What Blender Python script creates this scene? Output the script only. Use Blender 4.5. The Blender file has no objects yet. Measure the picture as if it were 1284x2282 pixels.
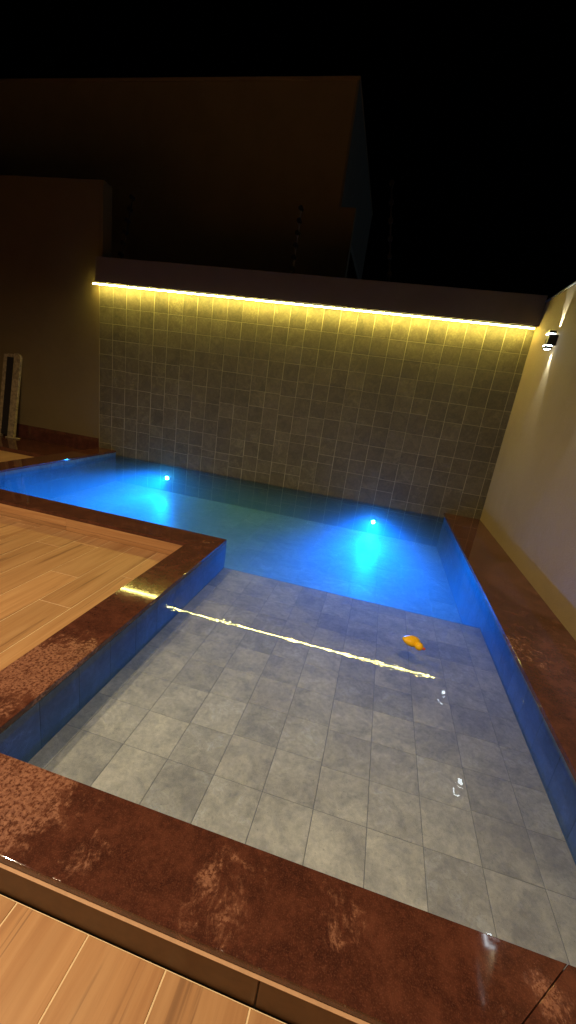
import bpy, bmesh, math, random
from mathutils import Vector, Matrix
random.seed(11)
R = math.radians
scn = bpy.context.scene
C = scn.collection

# ------------------------------------------------------------------ camera
cam_d = bpy.data.cameras.new('camera')
cam_d.sensor_fit = 'VERTICAL'; cam_d.sensor_height = 24.0
cam_d.lens = 24.0 * 899.2607 / 2282.0
cam_d.clip_start = 0.02; cam_d.clip_end = 400.0
cam = bpy.data.objects.new('camera', cam_d); C.objects.link(cam)
RT = [[0.9622928614113404, 0.19580863853011563, -0.18881585196629352],
      [0.2351853696466126, -0.2501376092109186, 0.9392119134478821],
      [0.13667586027152326, -0.9482036456032156, -0.28675696274687174]]
M = Matrix(((RT[0][0], -RT[0][1], -RT[0][2], 4.9276),
            (RT[1][0], -RT[1][1], -RT[1][2], -6.3916),
            (RT[2][0], -RT[2][1], -RT[2][2], 1.4632), (0, 0, 0, 1)))
cam.matrix_world = M
scn.camera = cam

# ------------------------------------------------------------------ night sky, faint moonlight, exposure
w = bpy.data.worlds.new("World"); scn.world = w; w.use_nodes = True
nt = w.node_tree; bg = nt.nodes['Background']
sky = nt.nodes.new('ShaderNodeTexSky'); sky.sky_type = 'NISHITA'; sky.sun_disc = False
sky.sun_elevation = R(28); sky.sun_rotation = R(75)
nt.links.new(sky.outputs[0], bg.inputs[0]); bg.inputs[1].default_value = 0.000022
sd = bpy.data.lights.new('moon', 'SUN'); sd.energy = 0.022; sd.angle = R(0.5); sd.color = (0.72, 0.9, 1.0)
so = bpy.data.objects.new('moon', sd); C.objects.link(so)
dirv = Vector((-math.cos(R(28)) * math.sin(R(75)), -math.cos(R(28)) * math.cos(R(75)), -math.sin(R(28))))
so.rotation_euler = dirv.to_track_quat('-Z', 'Y').to_euler(); so.location = (9, 2, 8)
# two warm downlights under the patio eave behind and above the photographer, plus an added fill lamp
PATIO_AND_FILL = [((2.05, -7.0, 3.6), 390), ((2.6, -6.0, 3.6), 260), ((5.0, -6.6, 3.6), 240)]  # last entry is the added fill, lifting the shadows on the left
for (loc, pw) in PATIO_AND_FILL:
    ld = bpy.data.lights.new('patio_and_fill_light', 'SPOT'); ld.energy = pw; ld.color = (1.0, 0.76, 0.50)
    ld.spot_size = R(172); ld.spot_blend = 0.55; ld.shadow_soft_size = 0.022
    lo = bpy.data.objects.new('patio_and_fill_light', ld); C.objects.link(lo); lo.location = loc
vs = scn.view_settings
scn.display_settings.display_device = 'sRGB'
vs.view_transform = 'Standard'; vs.look = 'None'; vs.exposure = 0.0; vs.gamma = 1.0; vs.use_curve_mapping = False
cy = scn.cycles
cy.use_denoising = True
cy.max_bounces = 10; cy.diffuse_bounces = 4; cy.glossy_bounces = 4; cy.transmission_bounces = 6
cy.transparent_max_bounces = 12; cy.volume_bounces = 1
cy.sample_clamp_indirect = 3.0; cy.sample_clamp_direct = 0.0
cy.caustics_reflective = False; cy.caustics_refractive = False

# ------------------------------------------------------------------ material helpers
class NT:
    def __init__(s, name):
        s.m = bpy.data.materials.new(name); s.m.use_nodes = True
        s.t = s.m.node_tree; s.n = s.t.nodes; s.b = s.n['Principled BSDF']; s.out = s.n['Material Output']
        g = s.n.new('ShaderNodeNewGeometry'); s.pos = g.outputs['Position']
    def L(s, a, b): s.t.links.new(a, b)
    def val(s, sock, v):
        if hasattr(v, 'is_output'): s.L(v, sock)
        else: sock.default_value = v
    def map(s, vec, scale=(1, 1, 1), loc=(0, 0, 0), rot=(0, 0, 0)):
        n = s.n.new('ShaderNodeMapping'); s.L(vec, n.inputs[0])
        s.val(n.inputs[1], loc); n.inputs[2].default_value = rot; n.inputs[3].default_value = scale
        return n.outputs[0]
    def noise(s, vec, scale, detail=6, rough=.55, dist=0, out=0):
        n = s.n.new('ShaderNodeTexNoise'); s.L(vec, n.inputs['Vector'])
        n.inputs['Scale'].default_value = scale; n.inputs['Detail'].default_value = detail
        n.inputs['Roughness'].default_value = rough; n.inputs['Distortion'].default_value = dist
        return n.outputs[out]
    def voro(s, vec, scale, feature='F1'):
        n = s.n.new('ShaderNodeTexVoronoi'); n.feature = feature; s.L(vec, n.inputs['Vector'])
        n.inputs['Scale'].default_value = scale; return n.outputs['Distance']
    def math(s, op, a, b=0.0, c=0.0, clamp=False):
        n = s.n.new('ShaderNodeMath'); n.operation = op; n.use_clamp = clamp
        s.val(n.inputs[0], a); s.val(n.inputs[1], b)
        if op in ('MULTIPLY_ADD', 'SMOOTH_MIN', 'COMPARE'): s.val(n.inputs[2], c)
        return n.outputs[0]
    def rng(s, v, a, b, c=0.0, d=1.0):
        n = s.n.new('ShaderNodeMapRange'); n.interpolation_type = 'SMOOTHSTEP'
        s.L(v, n.inputs[0])
        for i, q in enumerate((a, b, c, d)): n.inputs[i + 1].default_value = q
        return n.outputs[0]
    def ramp(s, v, stops):
        n = s.n.new('ShaderNodeValToRGB'); s.L(v, n.inputs[0]); e = n.color_ramp.elements
        e[0].position = stops[0][0]; e[0].color = (*stops[0][1], 1)
        e[1].position = stops[-1][0]; e[1].color = (*stops[-1][1], 1)
        for p, c in stops[1:-1]:
            q = e.new(p); q.color = (*c, 1)
        return n.outputs[0]
    def mix(s, f, a, b, mode='MIX'):
        n = s.n.new('ShaderNodeMix'); n.data_type = 'RGBA'; n.blend_type = mode
        s.val(n.inputs[0], f)
        for sock, v in ((n.inputs[6], a), (n.inputs[7], b)):
            if isinstance(v, tuple): sock.default_value = (*v, 1) if len(v) == 3 else v
            else: s.L(v, sock)
        return n.outputs[2]
    def attr(s, name):
        n = s.n.new('ShaderNodeAttribute'); n.attribute_name = name; return n.outputs['Fac']
    def comb(s, x, y, z):
        n = s.n.new('ShaderNodeCombineXYZ')
        for i, v in enumerate((x, y, z)): s.val(n.inputs[i], v)
        return n.outputs[0]
    def vadd(s, a, b):
        n = s.n.new('ShaderNodeVectorMath'); n.operation = 'ADD'; s.val(n.inputs[0], a); s.val(n.inputs[1], b); return n.outputs[0]
    def dist(s, vec, p):
        n = s.n.new('ShaderNodeVectorMath'); n.operation = 'DISTANCE'; s.L(vec, n.inputs[0]); n.inputs[1].default_value = p
        return n.outputs['Value']
    def bump(s, h, dist, strength=1.0):
        n = s.n.new('ShaderNodeBump'); n.inputs['Distance'].default_value = dist; n.inputs['Strength'].default_value = strength
        s.L(h, n.inputs['Height']); s.L(n.outputs[0], s.b.inputs['Normal']); return n.outputs[0]
    def set(s, **k):
        names = dict(base='Base Color', rough='Roughness', metal='Metallic', spec='Specular IOR Level', coat='Coat Weight', coatr='Coat Roughness')
        for a, v in k.items():
            sock = s.b.inputs[names[a]]
            if isinstance(v, tuple): sock.default_value = (*v, 1)
            else: s.val(sock, v)
        return s

def mat_stone(name, base, lo=.6, hi=1.45, rough=.6, bump=.0022, tint=(.16, .12, .09)):
    m = NT(name); r = m.attr('rnd'); r2 = m.attr('rnd2')
    off = m.comb(m.math('MULTIPLY', r, 37.0), m.math('MULTIPLY', r2, 53.0), m.math('MULTIPLY', r, 19.0))
    v = m.vadd(m.pos, off)
    n1 = m.noise(v, 7, 8, .62, .8); n2 = m.noise(v, 38, 6, .7, .3); n3 = m.noise(v, 2.2, 3, .5)
    crust = m.math('MULTIPLY', m.rng(n1, .5, .66), m.rng(n2, .42, .62))
    crust = m.math('MULTIPLY', crust, m.rng(r2, .35, .9))
    f = m.math('ADD', m.math('MULTIPLY', m.rng(n1, .25, .75), .55), m.math('MULTIPLY', m.rng(n2, .25, .75), .45))
    c = m.ramp(f, [(0, tuple(x * .55 for x in base)), (.5, base), (1, tuple(x * 1.5 for x in base))])
    c = m.mix(m.math('MULTIPLY', m.rng(n3, .45, .7), .25), c, tint)
    c = m.mix(m.math('MULTIPLY', crust, .6), c, tuple(min(.6, x * 1.8) for x in base))
    pits = m.rng(m.noise(v, 95, 3, .6), .62, .72)
    c = m.mix(m.math('MULTIPLY', pits, .45), c, tuple(x * .3 for x in base))
    g = m.math('ADD', m.math('MULTIPLY', r, hi - lo), lo)
    c = m.mix(1.0, c, m.comb(g, g, g), 'MULTIPLY')
    m.set(base=c, rough=m.math('ADD', m.math('MULTIPLY', n2, .3), rough - .15), spec=.35)
    h = m.math('ADD', m.math('MULTIPLY', n1, 1.0), m.math('MULTIPLY', m.math('ADD', n2, m.math('MULTIPLY', crust, 1.2)), .5))
    m.bump(h, bump)
    return m.m

def mat_granite(name, patches, bright=1.0):
    m = NT(name)
    n1 = m.noise(m.pos, 7, 10, .78, .2); n2 = m.noise(m.pos, 60, 5, .7); n3 = m.noise(m.pos, 240, 3, .6)
    vein = m.noise(m.map(m.pos, (1, .55, 1), rot=(0, 0, .5)), 22, 9, .78, 1.6)
    base = m.ramp(m.rng(n1, .25, .75), [(0, (.034, .012, .009)), (.5, (.064, .021, .013)), (1, (.125, .042, .024))])
    c = m.mix(m.math('MULTIPLY', m.rng(n2, .45, .66), .6), base, (.11, .034, .02))
    c = m.mix(m.math('MULTIPLY', m.rng(n3, .5, .7), .32), c, (.19, .08, .05))
    # tan crust left by hard water, in patches with a shape of their own
    tot = None
    for (x, y, r, s) in patches:
        d = m.dist(m.pos, (x, y, 0)); f = m.math('MULTIPLY', m.rng(d, r * 1.15, r * .15), s)
        tot = f if tot is None else m.math('MAXIMUM', tot, f)
    sh = m.math('ADD', m.math('MULTIPLY', m.noise(m.pos, 9, 4, .6, 1.0), .55), m.math('MULTIPLY', vein, .55))
    k = m.math('ADD', sh, m.math('MULTIPLY', tot, .30))
    mask = m.math('MULTIPLY', m.rng(k, .655, .82), m.rng(m.noise(m.pos, 75, 4, .7), .33, .58))
    c = m.mix(m.math('MULTIPLY', mask, .9), c, m.mix(m.rng(n2, .3, .7), (.19, .072, .042), (.36, .165, .095)))
    spk = m.rng(m.voro(m.pos, 70), .035, .02)
    c = m.mix(m.math('MULTIPLY', spk, m.rng(m.noise(m.pos, 30, 2), .6, .66)), c, (.6, .5, .4))
    if bright != 1: c = m.mix(1.0, c, (bright, bright, bright), 'MULTIPLY')
    m.set(base=c, rough=m.math('ADD', m.math('MULTIPLY', mask, .40), .05), spec=.45)
    m.bump(m.math('ADD', m.math('MULTIPLY', mask, .35), m.math('MULTIPLY', n2, .03)), .0004)
    return m.m

def mat_wood(name, along='Y'):
    m = NT(name); r = m.attr('rnd'); r2 = m.attr('rnd2')
    if along == 'Y': p = m.map(m.pos, (1, 1, 1))
    else: p = m.map(m.pos, (1, 1, 1), rot=(0, R(90), R(90)))
    off = m.comb(m.math('MULTIPLY', r, 31.0), m.math('MULTIPLY', r2, 47.0), m.math('MULTIPLY', r, 13.0))
    if along == 'Y': v = m.vadd(m.pos, off); st = lambda a, b: m.map(v, (a, b, a))
    else: v = m.vadd(m.pos, off); st = lambda a, b: m.map(v, (b, a, a))
    warp = m.noise(st(1.6, .5), 1.5, 3, .5, .6, 1)
    g1 = m.noise(st(14, .8), 1.0, 7, .6, 1.4); g2 = m.noise(st(90, 3.0), 1.0, 5, .65, .5); g3 = m.noise(st(2.5, .35), 1.0, 3, .5, .8)
    stk = m.noise(st(9, .42), 1.0, 5, .55, 1.8)
    c = m.ramp(m.rng(g1, .2, .8), [(0, (.37, .185, .075)), (.45, (.45, .24, .10)), (1, (.52, .30, .135))])
    c = m.mix(m.math('MULTIPLY', m.rng(g2, .45, .7), .15), c, (.25, .12, .05))
    c = m.mix(m.math('MULTIPLY', m.rng(g3, .5, .7), .35), c, (.24, .11, .04))
    dk = m.math('MULTIPLY', m.rng(stk, .58, .64), m.rng(m.noise(st(30, 1.2), 1.0, 3), .46, .58))
    c = m.mix(m.math('MULTIPLY', dk, .45), c, (.085, .035, .018))
    g = m.math('ADD', m.math('MULTIPLY', r, .22), .88)
    c = m.mix(1.0, c, m.comb(g, g, g), 'MULTIPLY')
    m.set(base=c, rough=m.math('ADD', m.math('MULTIPLY', g2, .2), .38), spec=.35)
    m.bump(m.math('ADD', m.math('MULTIPLY', g2, .5), m.math('MULTIPLY', g1, .5)), .0007)
    return m.m

def mat_plaster(name, base, bump=.0015, stain=(.5, .45, .4)):
    m = NT(name)
    n1 = m.noise(m.pos, 1.3, 5, .6, .4); n2 = m.noise(m.pos, 130, 4, .65); n3 = m.noise(m.pos, 12, 5, .6)
    c = m.mix(m.math('MULTIPLY', m.rng(n1, .4, .75), .22), base, tuple(a * b for a, b in zip(base, stain)))
    c = m.mix(m.math('MULTIPLY', m.rng(n3, .5, .75), .14), c, tuple(min(.9, a * 1.25) for a in base))
    m.set(base=c, rough=.75, spec=.25)
    m.bump(m.math('ADD', m.math('MULTIPLY', n2, .8), m.math('MULTIPLY', n3, .5)), bump)
    return m.m

def mat_plain(name, col, rough=.5, metal=0.0, var=.25, sc=25, bump=.0004, spec=.4):
    m = NT(name); n = m.noise(m.pos, sc, 5, .6)
    c = m.mix(m.math('MULTIPLY', m.rng(n, .35, .7), var), col, tuple(x * .45 for x in col))
    m.set(base=c, rough=rough, metal=metal, spec=spec); m.bump(n, bump); return m.m

def mat_emit(name, col, strength):
    m = NT(name); e = m.n.new('ShaderNodeEmission'); e.inputs[0].default_value = (*col, 1); e.inputs[1].default_value = strength
    m.L(e.outputs[0], m.out.inputs[0]); return m.m

def mat_water():
    m = NT('pool_water'); n = m.n
    tr = n.new('ShaderNodeBsdfTransparent'); gl = n.new('ShaderNodeBsdfGlossy'); gl.inputs['Roughness'].default_value = .0
    fr = n.new('ShaderNodeFresnel'); fr.inputs[0].default_value = 1.33
    mx = n.new('ShaderNodeMixShader')
    a = m.noise(m.map(m.pos, (1, 1, 0)), 10, 2, .5, .5); b = m.noise(m.map(m.pos, (1, 1, 0)), 38, 1, .5, .3)
    mask = m.rng(m.noise(m.map(m.pos, (1, 1, 0)), 2.6, 2, .5), .46, .60, .0, 1.0)
    h = m.math('ADD', m.math('MULTIPLY', a, .34), m.math('MULTIPLY', m.math('MULTIPLY', b, mask), .27))
    bp = n.new('ShaderNodeBump'); bp.inputs['Distance'].default_value = .00044; bp.inputs['Strength'].default_value = 1.0
    m.L(h, bp.inputs['Height']); m.L(bp.outputs[0], gl.inputs['Normal']); m.L(bp.outputs[0], fr.inputs['Normal'])
    m.L(fr.outputs[0], mx.inputs[0]); m.L(tr.outputs[0], mx.inputs[1]); m.L(gl.outputs[0], mx.inputs[2])
    m.L(mx.outputs[0], m.out.inputs['Surface'])
    ab = n.new('ShaderNodeVolumeAbsorption'); ab.inputs[0].default_value = (.0, .85, 1, 1); ab.inputs[1].default_value = .42
    sc = n.new('ShaderNodeVolumeScatter'); sc.inputs[0].default_value = (.35, .8, 1, 1); sc.inputs[1].default_value = .36
    sc.inputs['Anisotropy'].default_value = .3
    ad = n.new('ShaderNodeAddShader'); m.L(ab.outputs[0], ad.inputs[0]); m.L(sc.outputs[0], ad.inputs[1])
    m.L(ad.outputs[0], m.out.inputs['Volume'])
    n.remove(m.b)
    return m.m

GREY = mat_stone('grey_slate_tile', (.44, .392, .315), .82, 1.16, rough=.55, bump=.004)
DEEPT = mat_stone('water_tinted_tile', (.20, .31, .31), .9, 1.1, rough=.55, tint=(.14, .22, .22))  # deep water's teal cast put into the floor tile colour
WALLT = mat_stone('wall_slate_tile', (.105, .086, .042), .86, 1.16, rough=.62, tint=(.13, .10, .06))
BASIN = mat_stone('basin_wall_tile', (.07, .105, .155), .85, 1.15, rough=.5, bump=.0012, tint=(.07, .10, .18))
GROUT = mat_plain('light_grout', (.40, .345, .19), .85, var=.4, sc=40)
DGROUT = mat_plain('dark_grout', (.19, .17, .14), .85, var=.4, sc=40)
PGROUT = mat_plain('plank_grout', (.80, .62, .36), .8, var=.2, sc=40)
GRAN = mat_granite('brown_granite', [(3.92, -5.52, .36, 1.0), (3.50, -5.0, .42, 1.0), (5.10, -5.53, .14, .45), (4.72, -5.6, .20, .55),
                                     (4.28, -5.62, .12, .6), (6.12, -3.65, .30, .5), (3.55, -3.1, .12, .5), (5.65, -5.53, .08, .9)])
WOODY = mat_wood('wood_look_plank', 'Y'); WOODX = mat_wood('wood_look_riser', 'X')
RISER = mat_plain('shaded_riser_brown', (.12, .058, .022), .45, 0, .35, 30, .0003)  # front riser: its shade put into a darker, plain copy of the riser colour
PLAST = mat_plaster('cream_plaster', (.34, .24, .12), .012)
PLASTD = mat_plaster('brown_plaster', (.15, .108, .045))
BEAMM = mat_plaster('brown_beam_plaster', (.17, .132, .085), .003)
HOUSE = mat_plaster('ochre_render', (.64, .55, .41), .004)
HOUSEG = mat_plaster('grey_render', (.42, .42, .40), .004)
TRIM = mat_plain('white_trim', (.6, .6, .57), .6)
BLACK = mat_plain('black_aluminium', (.012, .012, .013), .38, 0.4)
ALU = mat_plain('aluminium', (.5, .5, .48), .35, .8)
STEEL = mat_plain('galvanised_steel', (.35, .33, .30), .45, .8)
INSUL = mat_plain('black_insulator', (.02, .02, .02), .4)
DARKP = mat_plain('near_black', (.02, .016, .012), .6)
AGED = mat_plain('weathered_paint', (.36, .27, .14), .6, 0, .9, 18, .002)
CEM = mat_plain('bare_soil', (.10, .08, .06), .95, 0, .5, 4, .01)
CONC = mat_plain('concrete', (.25, .24, .22), .9, 0, .4, 6, .002)
LED = mat_emit('warm_led', (1.0, .86, .20), 180.0)
LENSW = mat_emit('cool_white_led', (.80, .93, 1.0), 30.0)
BLUE1 = mat_emit('cyan_lamp', (.05, .42, 1.0), 700.0)
BLUE2 = mat_emit('blue_lamp', (.04, .30, 1.0), 800.0)
DUCKY = mat_plain('yellow_rubber', (.92, .52, .008), .35, 0, .1, 20, .0002)
DUCKO = mat_plain('red_orange_rubber', (.75, .10, .02), .35, 0, .1, 20, .0002)
WHITEP = mat_plain('white_plastic', (.7, .7, .7), .4)
DARKE = mat_plain('dark_paint', (.01, .01, .01), .3)

# ------------------------------------------------------------------ object helpers
def link(name, me, parent=None, mats=()):
    o = bpy.data.objects.new(name, me); C.objects.link(o)
    if parent: o.parent = parent
    return o
def obj(name, bm, mat, parent=None, at=None, smooth=False):
    """bm holds world coordinates; at = origin of a top-level mesh"""
    org = Vector(at) if at else Vector((0, 0, 0))
    q = parent
    while q: org = org + q.location; q = q.parent
    bmesh.ops.translate(bm, vec=-org, verts=bm.verts)
    me = bpy.data.meshes.new(name); bm.to_mesh(me); bm.free(); me.materials.append(mat)
    if smooth:
        for p in me.polygons: p.use_smooth = True
    o = link(name, me, parent)
    if at: o.location = at
    return o
def thing(name, label, cat, loc, group=None):
    o = bpy.data.objects.new(name, None); C.objects.link(o); o.location = loc
    o.empty_display_size = .2; o['label'] = label; o['category'] = cat
    if group: o['group'] = group
    return o
def tag(o, label=None, cat=None, group=None, kind=None):
    for k, v in (('label', label), ('category', cat), ('group', group), ('kind', kind)):
        if v: o[k] = v
    return o
def box(bm, a, b, bev=0.0, seg=2):
    r = bmesh.ops.create_cube(bm, size=1.0)
    vs_ = r['verts']; a = Vector(a); b = Vector(b)
    for v in vs_:
        v.co = Vector((a.x + (v.co.x + .5) * (b.x - a.x), a.y + (v.co.y + .5) * (b.y - a.y), a.z + (v.co.z + .5) * (b.z - a.z)))
    if bev:
        es = list({e for v in vs_ for e in v.link_edges})
        bmesh.ops.bevel(bm, geom=es, offset=bev, segments=seg, affect='EDGES', profile=.5)
    return vs_
def bx(a, b, bev=0.0, seg=2):
    bm = bmesh.new(); box(bm, a, b, bev, seg); return bm
def prism(poly, z0, z1, bev=0.0):
    bm = bmesh.new()
    lo = [bm.verts.new((x, y, z0)) for x, y in poly]; hi = [bm.verts.new((x, y, z1)) for x, y in poly]
    n = len(poly); bm.faces.new(hi); bm.faces.new(lo[::-1])
    for i in range(n): bm.faces.new((lo[i], lo[(i + 1) % n], hi[(i + 1) % n], hi[i]))
    bmesh.ops.recalc_face_normals(bm, faces=bm.faces)
    if bev:
        es = [e for e in bm.edges if e.verts[0].co.z > z1 - 1e-5 and e.verts[1].co.z > z1 - 1e-5]
        bmesh.ops.bevel(bm, geom=es, offset=bev, segments=2, affect='EDGES', profile=.5)
    return bm
def tube(bm, a, b, r, seg=10, r2=None):
    a = Vector(a); b = Vector(b); d = b - a
    q = d.to_track_quat('Z', 'Y').to_matrix().to_4x4()
    bmesh.ops.create_cone(bm, cap_ends=True, segments=seg, radius1=r, radius2=r if r2 is None else r2, depth=d.length,
                          matrix=Matrix.Translation((a + b) / 2) @ q)
def sphere(bm, c, r, sc=(1, 1, 1), u=16, v=10, rot=None):
    m = Matrix.Translation(c) @ (rot.to_matrix().to_4x4() if rot else Matrix.Identity(4)) @ Matrix.Diagonal((*sc, 1))
    bmesh.ops.create_uvsphere(bm, u_segments=u, v_segments=v, radius=r, matrix=m)
def tiles(name, rects, origin, U, V, N, mat, parent, th=.006, bev=.0022, tilt=.0006, kind=None, at=None):
    """rects (u0,v0,u1,v1) laid on the plane origin+uU+vV, each a bevelled slab of its own; rnd and rnd2 vary slab by slab"""
    O = Vector(origin); U = Vector(U); V = Vector(V); N = Vector(N)
    bm = bmesh.new(); rn = []
    for (u0, v0, u1, v1) in rects:
        j = [random.uniform(-tilt, tilt) for _ in range(4)]; cr = [(u0, v0), (u1, v0), (u1, v1), (u0, v1)]
        cu, cv = (u0 + u1) / 2, (v0 + v1) / 2
        base = [bm.verts.new(O + U * u + V * v) for u, v in cr]
        sh = [bm.verts.new(O + U * u + V * v + N * (th - bev + jj)) for (u, v), jj in zip(cr, j)]
        top = []
        for (u, v), jj in zip(cr, j):
            uu = u + (bev if u < cu else -bev); vv = v + (bev if v < cv else -bev)
            top.append(bm.verts.new(O + U * uu + V * vv + N * (th + jj)))
        a, b_ = random.random(), random.random(); k = len(bm.faces)
        bm.faces.new(top)
        for i in range(4):
            bm.faces.new((sh[i], sh[(i + 1) % 4], top[(i + 1) % 4], top[i]))
            bm.faces.new((base[i], base[(i + 1) % 4], sh[(i + 1) % 4], sh[i]))
        rn += [(a, b_)] * (len(bm.faces) - k)
    flip = U.cross(V).dot(N) < 0
    if flip: bmesh.ops.reverse_faces(bm, faces=bm.faces)
    o = obj(name, bm, mat, parent, at)
    for i, nm in enumerate(('rnd', 'rnd2')):
        at_ = o.data.attributes.new(nm, 'FLOAT', 'FACE'); at_.data.foreach_set('value', [q[i] for q in rn])
    return o

# ------------------------------------------------------------------ key dimensions (metres; z = 0 is the top of the coping)
W = 6.595; XR = 6.066; XP = 3.662; XPI = 3.385; XL = .35
YB = -2.903; YBI = -3.205; YF = -5.432; YFO = -5.706
ZD = -.15; ZW = -.075; ZS = -.30; ZF = -.56
WALL_END = -9.0

# ground and deck
tag(obj('ground', prism([(-60, -60), (60, -60), (60, 60), (-60, 60)], -1.2, -1.0), CEM, at=(0, 0, -1.0)), kind='structure')
PW = .2535
rects = []
def clip_rects(x0, x1, y0, y1):
    """deck outside the pool outline: the area left of the pool, the strip in front of it, the tongue between"""
    out = []
    def add(a, b, c, d):
        a = max(a, x0); b = min(b, x1)
        if b - a < .01: return
        lo = max(c, y0); hi = min(d, y1)
        if hi - lo > .01: out.append((a, lo, b, hi))
    add(-4.5, -.004, -9, -.915)
    add(0, XPI, -9, YBI - .004)
    add(XPI, W - .01, -9, YFO - .012)
    return out
for k in range(-30, 16):
    x0 = 2.857 + PW * k; x1 = x0 + PW
    if x1 < -4.5 or x0 > W: continue
    ph = {0: -4.32, -1: -3.945, -2: -3.4, 5: -6.6, 6: -6.9, 7: -6.3, 8: -7.0}.get(k, -random.uniform(3, 4.2))
    y = ph - 1.2 * 6
    while y < 0:
        for (a, c, b, d) in clip_rects(x0, x1, y, y + 1.2):
            g0 = .0026
            rects.append((a + g0, c + g0, b - g0, d - g0))
        y += 1.2
deck = tiles('deck', rects, (0, 0, ZD - .008), (1, 0, 0), (0, 1, 0), (0, 0, 1), WOODY, None, th=.008, bev=.0012, tilt=.0003, at=(1.5, -6, ZD))
tag(deck, kind='structure')
bedb = bmesh.new()
for a in ((-4.5, -9, 0, -.915), (0, -9, XPI, YBI - .004), (XPI, -9, W, YFO - .012)):
    box(bedb, (a[0], a[1], -1.0), (a[2], a[3], ZD - .0025))
tag(obj('deck_bed', bedb, PGROUT, at=(1.5, -6, ZD - .0025)), kind='structure')

# ------------------------------------------------------------------ swimming pool
pool = thing('swimming_pool', 'L-shaped swimming pool lined with grey slate, shallow shelf in front and brown granite coping around', 'pool', (4.8, -3, 0))
def grid(u0, u1, v0, v1, du, dv, ou, ov, j=.0035, g=.0013):
    out = []; i = math.floor((u0 - ou) / du)
    while ou + i * du < u1:
        n = math.floor((v0 - ov) / dv) - 1; jt = random.uniform(-j, j) * 3
        while ov + n * dv + jt < v1:
            a = max(ou + i * du, u0); b = min(ou + (i + 1) * du, u1); c = max(ov + n * dv + jt, v0); d = min(ov + (n + 1) * dv + jt, v1)
            if v1 - d < .03: d = v1
            if c - v0 < .03: c = v0
            if b - a > .012 and d - c > .012: out.append((a + g, c + g, b - g, d - g))
            n += 1
        i += 1
    return out
# shelf floor: the front row has a through joint at y = -5.0
sh = grid(XP + .004, XR + .02, YF, -5.0, .24, .4325, 5.196, -5.432, 0) + grid(XP + .004, XR + .02, -5.0, YB - .004, .24, .242, 5.196, -5.0, .004)
tiles('shelf_floor', sh, (0, 0, ZS - .006), (1, 0, 0), (0, 1, 0), (0, 0, 1), GREY, pool, tilt=.0005, bev=.0015)
obj('shelf_base', bx((XP + .004, YF - .001, ZF - .05), (XR + .02, YB - .003, ZS - .0025)), DGROUT, pool)
dp = grid(XL + .004, XR + .02, YB + .003, -.012, .3, .3, 5.196, -2.9, .004, .0012)
tiles('deep_floor', dp, (0, 0, ZF - .006), (1, 0, 0), (0, 1, 0), (0, 0, 1), DEEPT, pool, tilt=.0004)
obj('floor_base', bx((XL - .1, YB, ZF - .25), (XR + .1, .0, ZF - .0025)), DGROUT, pool)
def wallgrid(L, z0, z1): return grid(0, L, z0, z1, .25, .26, .0, z1, 0, .001)
def bwall(name, O, U, L, N, z0=ZF, z1=-.031):
    return tiles(name, wallgrid(L, z0, z1), (O[0], O[1], 0), U, (0, 0, 1), N, BASIN, pool, th=.005, bev=.001, tilt=.0003)
bwall('basin_wall', (XP - .002, YB, 0), (0, -1, 0), YB - YF, (1, 0, 0))                     # side of the tongue, facing the shelf
bwall('basin_wall', (XR + .026, 0, 0), (0, -1, 0), -YF, (-1, 0, 0))                          # right side
bwall('basin_wall', (XL - .004, -.01, 0), (0, -1, 0), -YB - .01, (1, 0, 0))                  # left end
bwall('basin_wall', (XL, YB - .004, 0), (1, 0, 0), XP - XL, (0, 1, 0))                       # far side of the tongue
bwall('basin_wall', (XP, YF - .004, 0), (1, 0, 0), XR - XP + .02, (0, 1, 0))                 # front
obj('step_riser', bx((XP + .004, YB - .002, ZF), (XR + .02, YB + .001, ZS - .001)), BASIN, pool)
# solid kerbs under the coping
core = bmesh.new()
box(core, (.012, YB - .006, -1), (XL - .006, 0, -.031)); box(core, (.012, YBI + .012, -1), (XP - .004, YB - .007, -.031))
box(core, (XPI + .012, YFO + .012, -1), (XP - .004, YBI + .011, -.031)); box(core, (XP - .003, YFO + .012, -1), (W, YF - .006, -.031))
box(core, (XR + .028, YF - .005, -1), (W, 0, -.031))
obj('kerb', core, DGROUT, pool)
# coping slabs, 30 mm thick, mitred, overhanging the basin wall
g = .0012
def cop(poly): return obj('coping', prism(poly, -.030, 0, .0025), GRAN, pool)
cop([(0, -.002), (0, YBI), (XL, YB + 0.0), (XL, -.002)])                                      # left end
cop([(0 + g, YBI - .0), (XPI - g, YBI), (XP - g * 2, YB), (XL + g, YB)])                      # far side of the tongue
cop([(XP, YB - g), (XPI, YBI - g * 2), (XPI, YFO), (XPI + .012, YFO), (XP, YF - g)])          # tongue, shelf side
cop([(XP + g, YF), (XPI + .014 + g, YFO), (5.467, YFO), (5.741, YF)])                         # front run
cop([(5.7435, YF), (5.4695, YFO), (W - .002, YFO), (W - .002, YF)])
cop([(XR, -.002), (XR, YF + g), (W - .002, YF + g), (W - .002, -.002)])                       # right run
# risers between coping and deck
def riser(name, O, U, L, N, cuts):
    r_ = []
    for a, b in zip(cuts[:-1], cuts[1:]): r_.append((a + .0012, ZD - .002, b - .0012, -.0295))
    return tiles(name, r_, (O[0], O[1], O[2]), U, (0, 0, 1), N, WOODX, pool, th=.012, bev=.003, tilt=.0002)
WOODX_ = WOODX; WOODX = RISER
riser('riser', (XPI, YFO + .006, -.007), (1, 0, 0), 3.2, (0, -1, 0), [0, .31, 1.511, 2.71, 3.2])
WOODX = WOODX_
obj('lit_edge', bx((XPI, YFO - .0095, -.0338), (W - .01, YFO - .0003, -.0305), .001), mat_plain('lit_edge_tan', (.55, .33, .18), .5), pool)  # pale strip: the riser's lit top edge put in as colour
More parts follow.
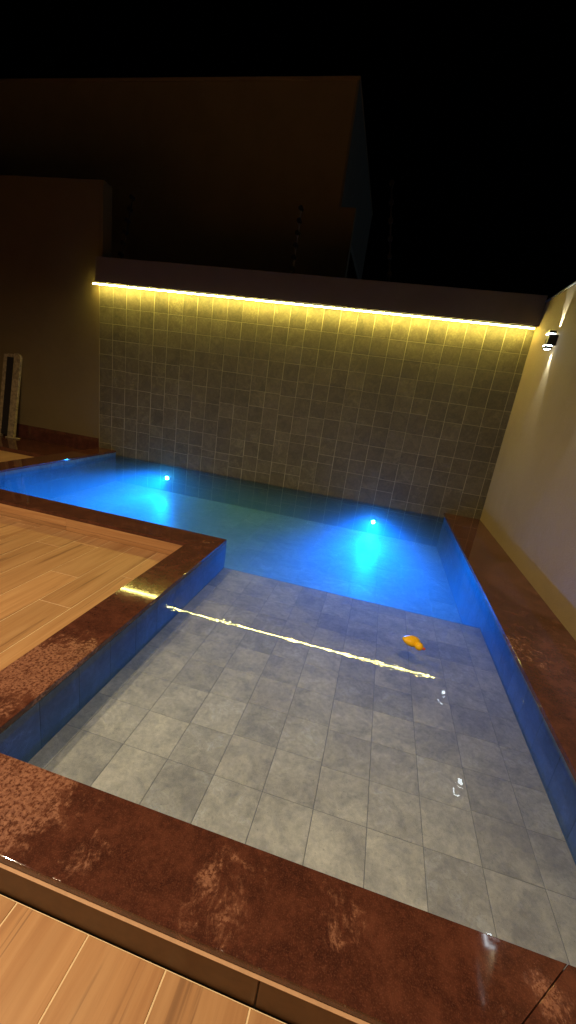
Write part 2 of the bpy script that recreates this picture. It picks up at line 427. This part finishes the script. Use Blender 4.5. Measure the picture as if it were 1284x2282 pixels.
# the tongue's riser is a cut plank with a joint two thirds up
rr = []
for a, b in ((.02, .9), (.9, 2.1), (2.1, XPI)): rr += [(a, ZD - .002, b - .002, -.112), (a, -.1095, b - .002, -.0305)]
tiles('riser', rr, (0, YBI + .008, 0), (1, 0, 0), (0, 0, 1), (0, -1, 0), WOODX, pool, th=.01, bev=.001, tilt=.0002)
tiles('riser', [(0, ZD - .002, 1.2, -.0305), (1.202, ZD - .002, 2.495, -.0305)], (XPI + .008, YBI, 0), (0, -1, 0), (0, 0, 1), (-1, 0, 0), WOODX, pool, th=.01, bev=.001, tilt=.0002)
tiles('riser', [(.0, ZD - .002, 1.1, -.0305), (1.102, ZD - .002, 2.1, -.0305)], (.010, -.92, 0), (0, -1, 0), (0, 0, 1), (-1, 0, 0), WOODX, pool, th=.01, bev=.001, tilt=.0002)

# water: one closed body, its sides inside the basin walls
wp = [(XL - .001, -.006), (XL - .001, YB - .001), (XP + .0005, YB - .001), (XP + .0005, YF - .001), (XR + .0235, YF - .001), (XR + .0235, -.006)]
water = obj('water', prism(wp, ZF - .004, ZW), mat_water(), at=(4.8, -3, ZW))
tag(water, kind='structure')

# ------------------------------------------------------------------ tiled back wall with its beam
bw = thing('tiled_wall', 'back wall of small square slate tiles behind the pool under a plain brown beam', 'wall', (3.3, 0, 0))
T = 2.352; TH = .2491; tr_ = []
zt = [2.690, T] + [T - TH * i for i in range(1, 13)]
ncol = 27
offs = [[0.0] * (len(zt)) for _ in range(ncol)]
for k in range(len(zt)):
    if k < 4: continue
    amp = min(.07, .014 * (k - 3)); c = 0
    while c < ncol:
        n = random.choice([1, 2, 2, 3]); v = random.uniform(-amp, amp)
        for q in range(c, min(ncol, c + n)): offs[q][k] = v
        c += n
for c in range(ncol):
    x0 = .25 * c + .0022; x1 = min(.25 * (c + 1), W) - .0022
    for k in range(len(zt) - 1):
        za = zt[k] + offs[c][k] - .0016; zb = zt[k + 1] + offs[c][k + 1] + .0016
        jx = random.uniform(-.0016, .0016); ga = random.choice([0, 0, .001, .0022]); gb = random.choice([0, 0, .001, .002])
        if zb < ZF: zb = ZF
        if za - zb > .02: tr_.append((x0 + jx + gb, zb, x1 + jx - gb, za - ga))
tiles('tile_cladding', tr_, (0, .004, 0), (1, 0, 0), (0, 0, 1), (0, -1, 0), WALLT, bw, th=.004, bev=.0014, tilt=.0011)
obj('wall_core', bx((0, .0022, -1), (W, .20, 2.690)), GROUT, bw)
beam = obj('beam', bx((.02, -.14, 2.695), (W, .205, 3.045), .004), BEAMM, bw)
# rough granite drip edge under the beam
obj('soffit', bx((.02, -.136, 2.684), (W, -.020, 2.694), .001), GRAN, bw)

# LED strip
led = thing('led_strip', 'glowing warm white LED strip running under the beam along the top of the tiled wall', 'light strip', (3.3, -.075, 2.66))
obj('profile', bx((-.01, -.122, 2.664), (6.565, -.096, 2.684), .001), ALU, led)
obj('diffuser', bx((-.04, -.117, 2.6535), (6.555, -.100, 2.6635), .003), LED, led)

# ------------------------------------------------------------------ right wall
rw = thing('plaster_wall', 'tall cream plastered side wall along the right edge of the pool', 'wall', (W, -4, 0))
obj('wall_face', bx((W, WALL_END, -1), (W + .18, .19, 2.965), .003), PLAST, rw)
obj('capping', bx((W - .012, WALL_END, 2.966), (W + .19, .188, 2.985), .003), ALU, rw)
# left wall
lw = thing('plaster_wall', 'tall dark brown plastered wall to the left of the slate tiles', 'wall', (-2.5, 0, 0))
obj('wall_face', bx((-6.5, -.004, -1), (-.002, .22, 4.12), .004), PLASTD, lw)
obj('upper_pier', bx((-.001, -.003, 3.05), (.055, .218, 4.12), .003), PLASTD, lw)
obj('skirting', bx((-6.5, -.016, -.088), (-.004, -.0045, .165), .002), GRAN, lw)
# side wall closing the yard far left, out of the frame's main view
# ledge
led_ = tag(obj('stone_ledge', bx((-6.5, -.91, -1), (-.004, -.017, -.09), .004), GRAN, at=(-2.5, -.5, -.09)),
           'low brown granite ledge at the foot of the left wall, level with the deck edge', 'ledge')

# ------------------------------------------------------------------ underwater lamps
def pool_lamp(x, z, mat, label, col, pw):
    t = thing('underwater_lamp', label, 'pool light', (x, 0, z), 'round lights set in the back wall under water')
    bm = bmesh.new(); tube(bm, (x, -.001, z), (x, -.012, z), .045, 28); obj('bezel', bm, ALU, t)
    bm = bmesh.new()
    bmesh.ops.create_uvsphere(bm, u_segments=20, v_segments=12, radius=.026, matrix=Matrix.Translation((x, -.0125, z)))
    bmesh.ops.bisect_plane(bm, geom=bm.verts[:] + bm.edges[:] + bm.faces[:], plane_co=(x, -.0125, z), plane_no=(0, 1, 0), clear_outer=True)
    obj('lens', bm, mat, t, smooth=True)
    # a soft wide spill and the stronger central beam of the same lamp
    for (size, blend, tilt, k) in ((130, 1.0, .32, .12), (76, 1.0, .14, .80)):
        ld = bpy.data.lights.new('lamp_light', 'SPOT'); ld.energy = pw * k; ld.color = col
        # softer than inverse-square near the lens: the lamp sits deeper than the water's apparent depth shows
        ld.use_nodes = True; lt = ld.node_tree; em = next(q for q in lt.nodes if q.type == 'EMISSION')
        fo = lt.nodes.new('ShaderNodeLightFalloff'); fo.inputs['Strength'].default_value = 1.0
        lt.links.new(fo.outputs['Linear'], em.inputs['Strength'])
        ld.spot_size = R(size); ld.spot_blend = blend; ld.shadow_soft_size = .02
        lo = bpy.data.objects.new('lamp_light', ld); C.objects.link(lo); lo.parent = t; lo.location = (0, -.055, 0)
        lo.rotation_euler = Vector((0, -1, -tilt)).to_track_quat('-Z', 'Y').to_euler()
pool_lamp(1.386, -.314, BLUE1, 'glowing cyan underwater lamp nearest the left end of the pool', (0.0, .23, 1.0), 900)
pool_lamp(5.053, -.365, BLUE2, 'glowing blue underwater lamp nearer the right-hand wall', (0.0, .18, 1.0), 1050)

# ------------------------------------------------------------------ wall lamps
def wall_lamp(y, z, label, first=None):
    t = thing('wall_lamp', label, 'wall light', (W, y, z), 'black up and down lamps on the side wall')
    if first:
        for ch in first.children:
            c = ch.copy(); C.objects.link(c); c.parent = t
            for gch in ch.children: d = gch.copy(); C.objects.link(d); d.parent = c
    else:
        w2 = .05; X1 = W - .002; X0 = W - .105
        obj('body', bx((X0 + .012, y - w2 + .006, z - .057), (X1, y + w2 - .006, z + .057), .003), BLACK, t)
        obj('top_plate', bx((X0, y - w2, z + .066), (X1 - .03, y + w2, z + .094), .002), BLACK, t)
        obj('bottom_plate', bx((X0, y - w2, z - .094), (X1 - .03, y + w2, z - .066), .002), BLACK, t)
        obj('lens', bx((X0 + .004, y - w2 + .003, z + .0575), (X1 - .035, y + w2 - .003, z + .0655)), LENSW, t)
        obj('lens', bx((X0 + .004, y - w2 + .003, z - .0655), (X1 - .035, y + w2 - .003, z - .0575)), LENSW, t)
        obj('lens', bx((X0 + .02, y - w2 + .012, z - .0975), (X1 - .04, y + w2 - .012, z - .0945)), LENSW, t)
    for s in (1, -1):
        ld = bpy.data.lights.new('beam_light', 'SPOT'); ld.energy = 32; ld.color = (.78, .92, 1.0)
        ld.spot_size = R(38); ld.spot_blend = .25; ld.shadow_soft_size = .004
        lo = bpy.data.objects.new('beam_light', ld); C.objects.link(lo); lo.parent = t
        lo.location = (-.024, 0, s * .096)
        d = Vector((.14, 0, s)); lo.rotation_euler = d.to_track_quat('-Z', 'Y').to_euler()
    return t
wl = wall_lamp(-.93, 2.40, 'black box wall lamp high on the right wall beside the tiled wall')
wall_lamp(-2.42, 2.40, 'black box wall lamp in the middle of the right wall', wl)
wall_lamp(-3.85, 2.40, 'black box wall lamp nearest the camera on the right wall', wl)

# ------------------------------------------------------------------ electric fence posts
def fence_post(x, y, h, lean, label, rod, z0=3.046):
    t = thing('fence_post', label, 'fence post', (x, y, z0), 'electric fence posts on top of the back wall')
    top = Vector((x + lean, y, z0 + h)); a = Vector((x, y, z0))
    bm = bmesh.new(); tube(bm, a, top, .011, 8); obj('rod', bm, rod, t)
    bm = bmesh.new(); box(bm, (x - .03, y - .03, z0 - .0005), (x + .03, y + .03, z0 + .006)); obj('foot_plate', bm, rod, t)
    for i in range(6):
        p = a.lerp(top, .12 + .17 * i); bm = bmesh.new()
        tube(bm, p + Vector((0, -.045, 0)), p + Vector((0, .02, 0)), .02, 10, .03)
        tube(bm, p + Vector((0, -.052, 0)), p + Vector((0, -.040, 0)), .034, 10)
        obj('insulator', bm, INSUL, t)
    return t
fence_post(.30, .1, .92, .21, 'thin dark electric fence post on the beam near the tall left wall', INSUL)
fence_post(3.17, .1, .90, .02, 'electric fence post on the middle of the beam, its foot catching light', STEEL)
fence_post(4.60, .1, 1.25, -.22, 'faint dark electric fence post on the beam right of the neighbouring house', INSUL)

# ------------------------------------------------------------------ neighbouring house
hs = thing('neighbour_house', 'dark ochre two-storey house rising behind the back wall', 'house', (-1, 6, -1))
obj('upper_storey', bx((-7.5, 5.02, 5.87), (2.80, 12, 8.33), .01), HOUSE, hs)
obj('side_render', bx((2.801, 5.0, 5.78), (2.86, 12, 8.335), .004), HOUSEG, hs)
obj('front_wall', bx((-7.5, 5.0, -1), (3.23, 5.25, 5.868), .01), HOUSE, hs)
obj('lower_wall', bx((-7.5, 5.26, -1), (1.6, 12, 5.77)), DARKP, hs)
obj('eave_trim', bx((2.861, 5.26, 5.60), (2.95, 12, 5.76), .004), TRIM, hs)
obj('parapet', bx((-7.52, 4.98, 8.336), (2.87, 12, 8.40), .01), HOUSE, hs)

# ------------------------------------------------------------------ weathered frame leaning on the left wall
fr = thing('folded_frame', 'weathered pale frame with rounded top corner leaning against the left wall', 'frame', (-1.72, -.2, -.09))
lean = lambda x, z: (x + (z + .09) * .062, -.215 + (z + .09) * .11, z)
def railm(x0, x1, z0, z1, th=.04, round_=0):
    bm = bmesh.new(); pts = []
    pts.append((x0, z0)); pts.append((x1, z0))
    if round_:
        for i in range(7):
            a = i / 6 * math.pi / 2; pts.append((x1 - round_ + round_ * math.cos(a), z1 - round_ + round_ * math.sin(a)))
    else: pts.append((x1, z1))
    pts.append((x0, z1))
    f = [bm.verts.new(lean(x, z)) for x, z in pts]; bk = [bm.verts.new(Vector(lean(x, z)) + Vector((0, th, 0))) for x, z in pts]
    bm.faces.new(f); bm.faces.new(bk[::-1])
    for i in range(len(pts)): bm.faces.new((f[i], bk[i], bk[(i + 1) % len(pts)], f[(i + 1) % len(pts)]))
    bmesh.ops.recalc_face_normals(bm, faces=bm.faces); return bm
obj('rail', railm(-1.80, -1.665, -.085, 1.42, .05, .09), AGED, fr)
obj('rail', railm(-2.02, -1.945, -.085, 1.385, .05), AGED, fr)
obj('top_bar', railm(-1.944, -1.801, 1.345, 1.40, .045), AGED, fr)
obj('dark_infill', railm(-1.944, -1.801, -.04, 1.344, .02), DARKP, fr)  # dark sheet across the opening between the rails
obj('foot', bx((-1.82, -.24, -.0895), (-1.56, -.16, -.07), .004), AGED, fr)

# ------------------------------------------------------------------ rubber duck, tipped over
dk = thing('rubber_duck', 'yellow rubber duck tipped over on the water of the shallow shelf', 'rubber duck', (5.395, -3.80, ZW))
rot = Matrix.Rotation(R(25), 4, 'Z')
def duck_pt(p): return Vector((5.395, -3.80, ZW)) + rot @ Vector(p)
bm = bmesh.new()
bmesh.ops.create_uvsphere(bm, u_segments=28, v_segments=18, radius=1.0)
for v in bm.verts:
    x, y, z = v.co
    taper = 1 - .25 * max(0, -x) ** 1.6
    q = Vector((x * .064, y * .047 * taper + (.010 * max(0, -x) ** 2), z * .034 * taper + .012 + .012 * max(0, -x) ** 2))
    v.co = duck_pt(q)
body = obj('body', bm, DUCKY, dk, smooth=True)
bm = bmesh.new()
sphere(bm, duck_pt((.028, -.056, .010)), .029, (1.0, 1.0, .95), 22, 14); obj('head', bm, DUCKY, dk, smooth=True)
bm = bmesh.new(); sphere(bm, duck_pt((.050, -.076, .006)), .014, (1.2, .9, .5), 14, 8, Matrix.Rotation(R(25), 4, 'Z').to_quaternion()); obj('beak', bm, DUCKO, dk, smooth=True)
bm = bmesh.new(); sphere(bm, duck_pt((-.006, .004, .040)), .022, (1.25, .75, .35), 16, 8, Matrix.Rotation(R(25), 4, 'Z').to_quaternion()); obj('wing', bm, DUCKY, dk, smooth=True)
bm = bmesh.new(); sphere(bm, duck_pt((.040, -.058, .036)), .0035, (1, 1, 1), 8, 6); obj('eye', bm, DARKE, dk, smooth=True)
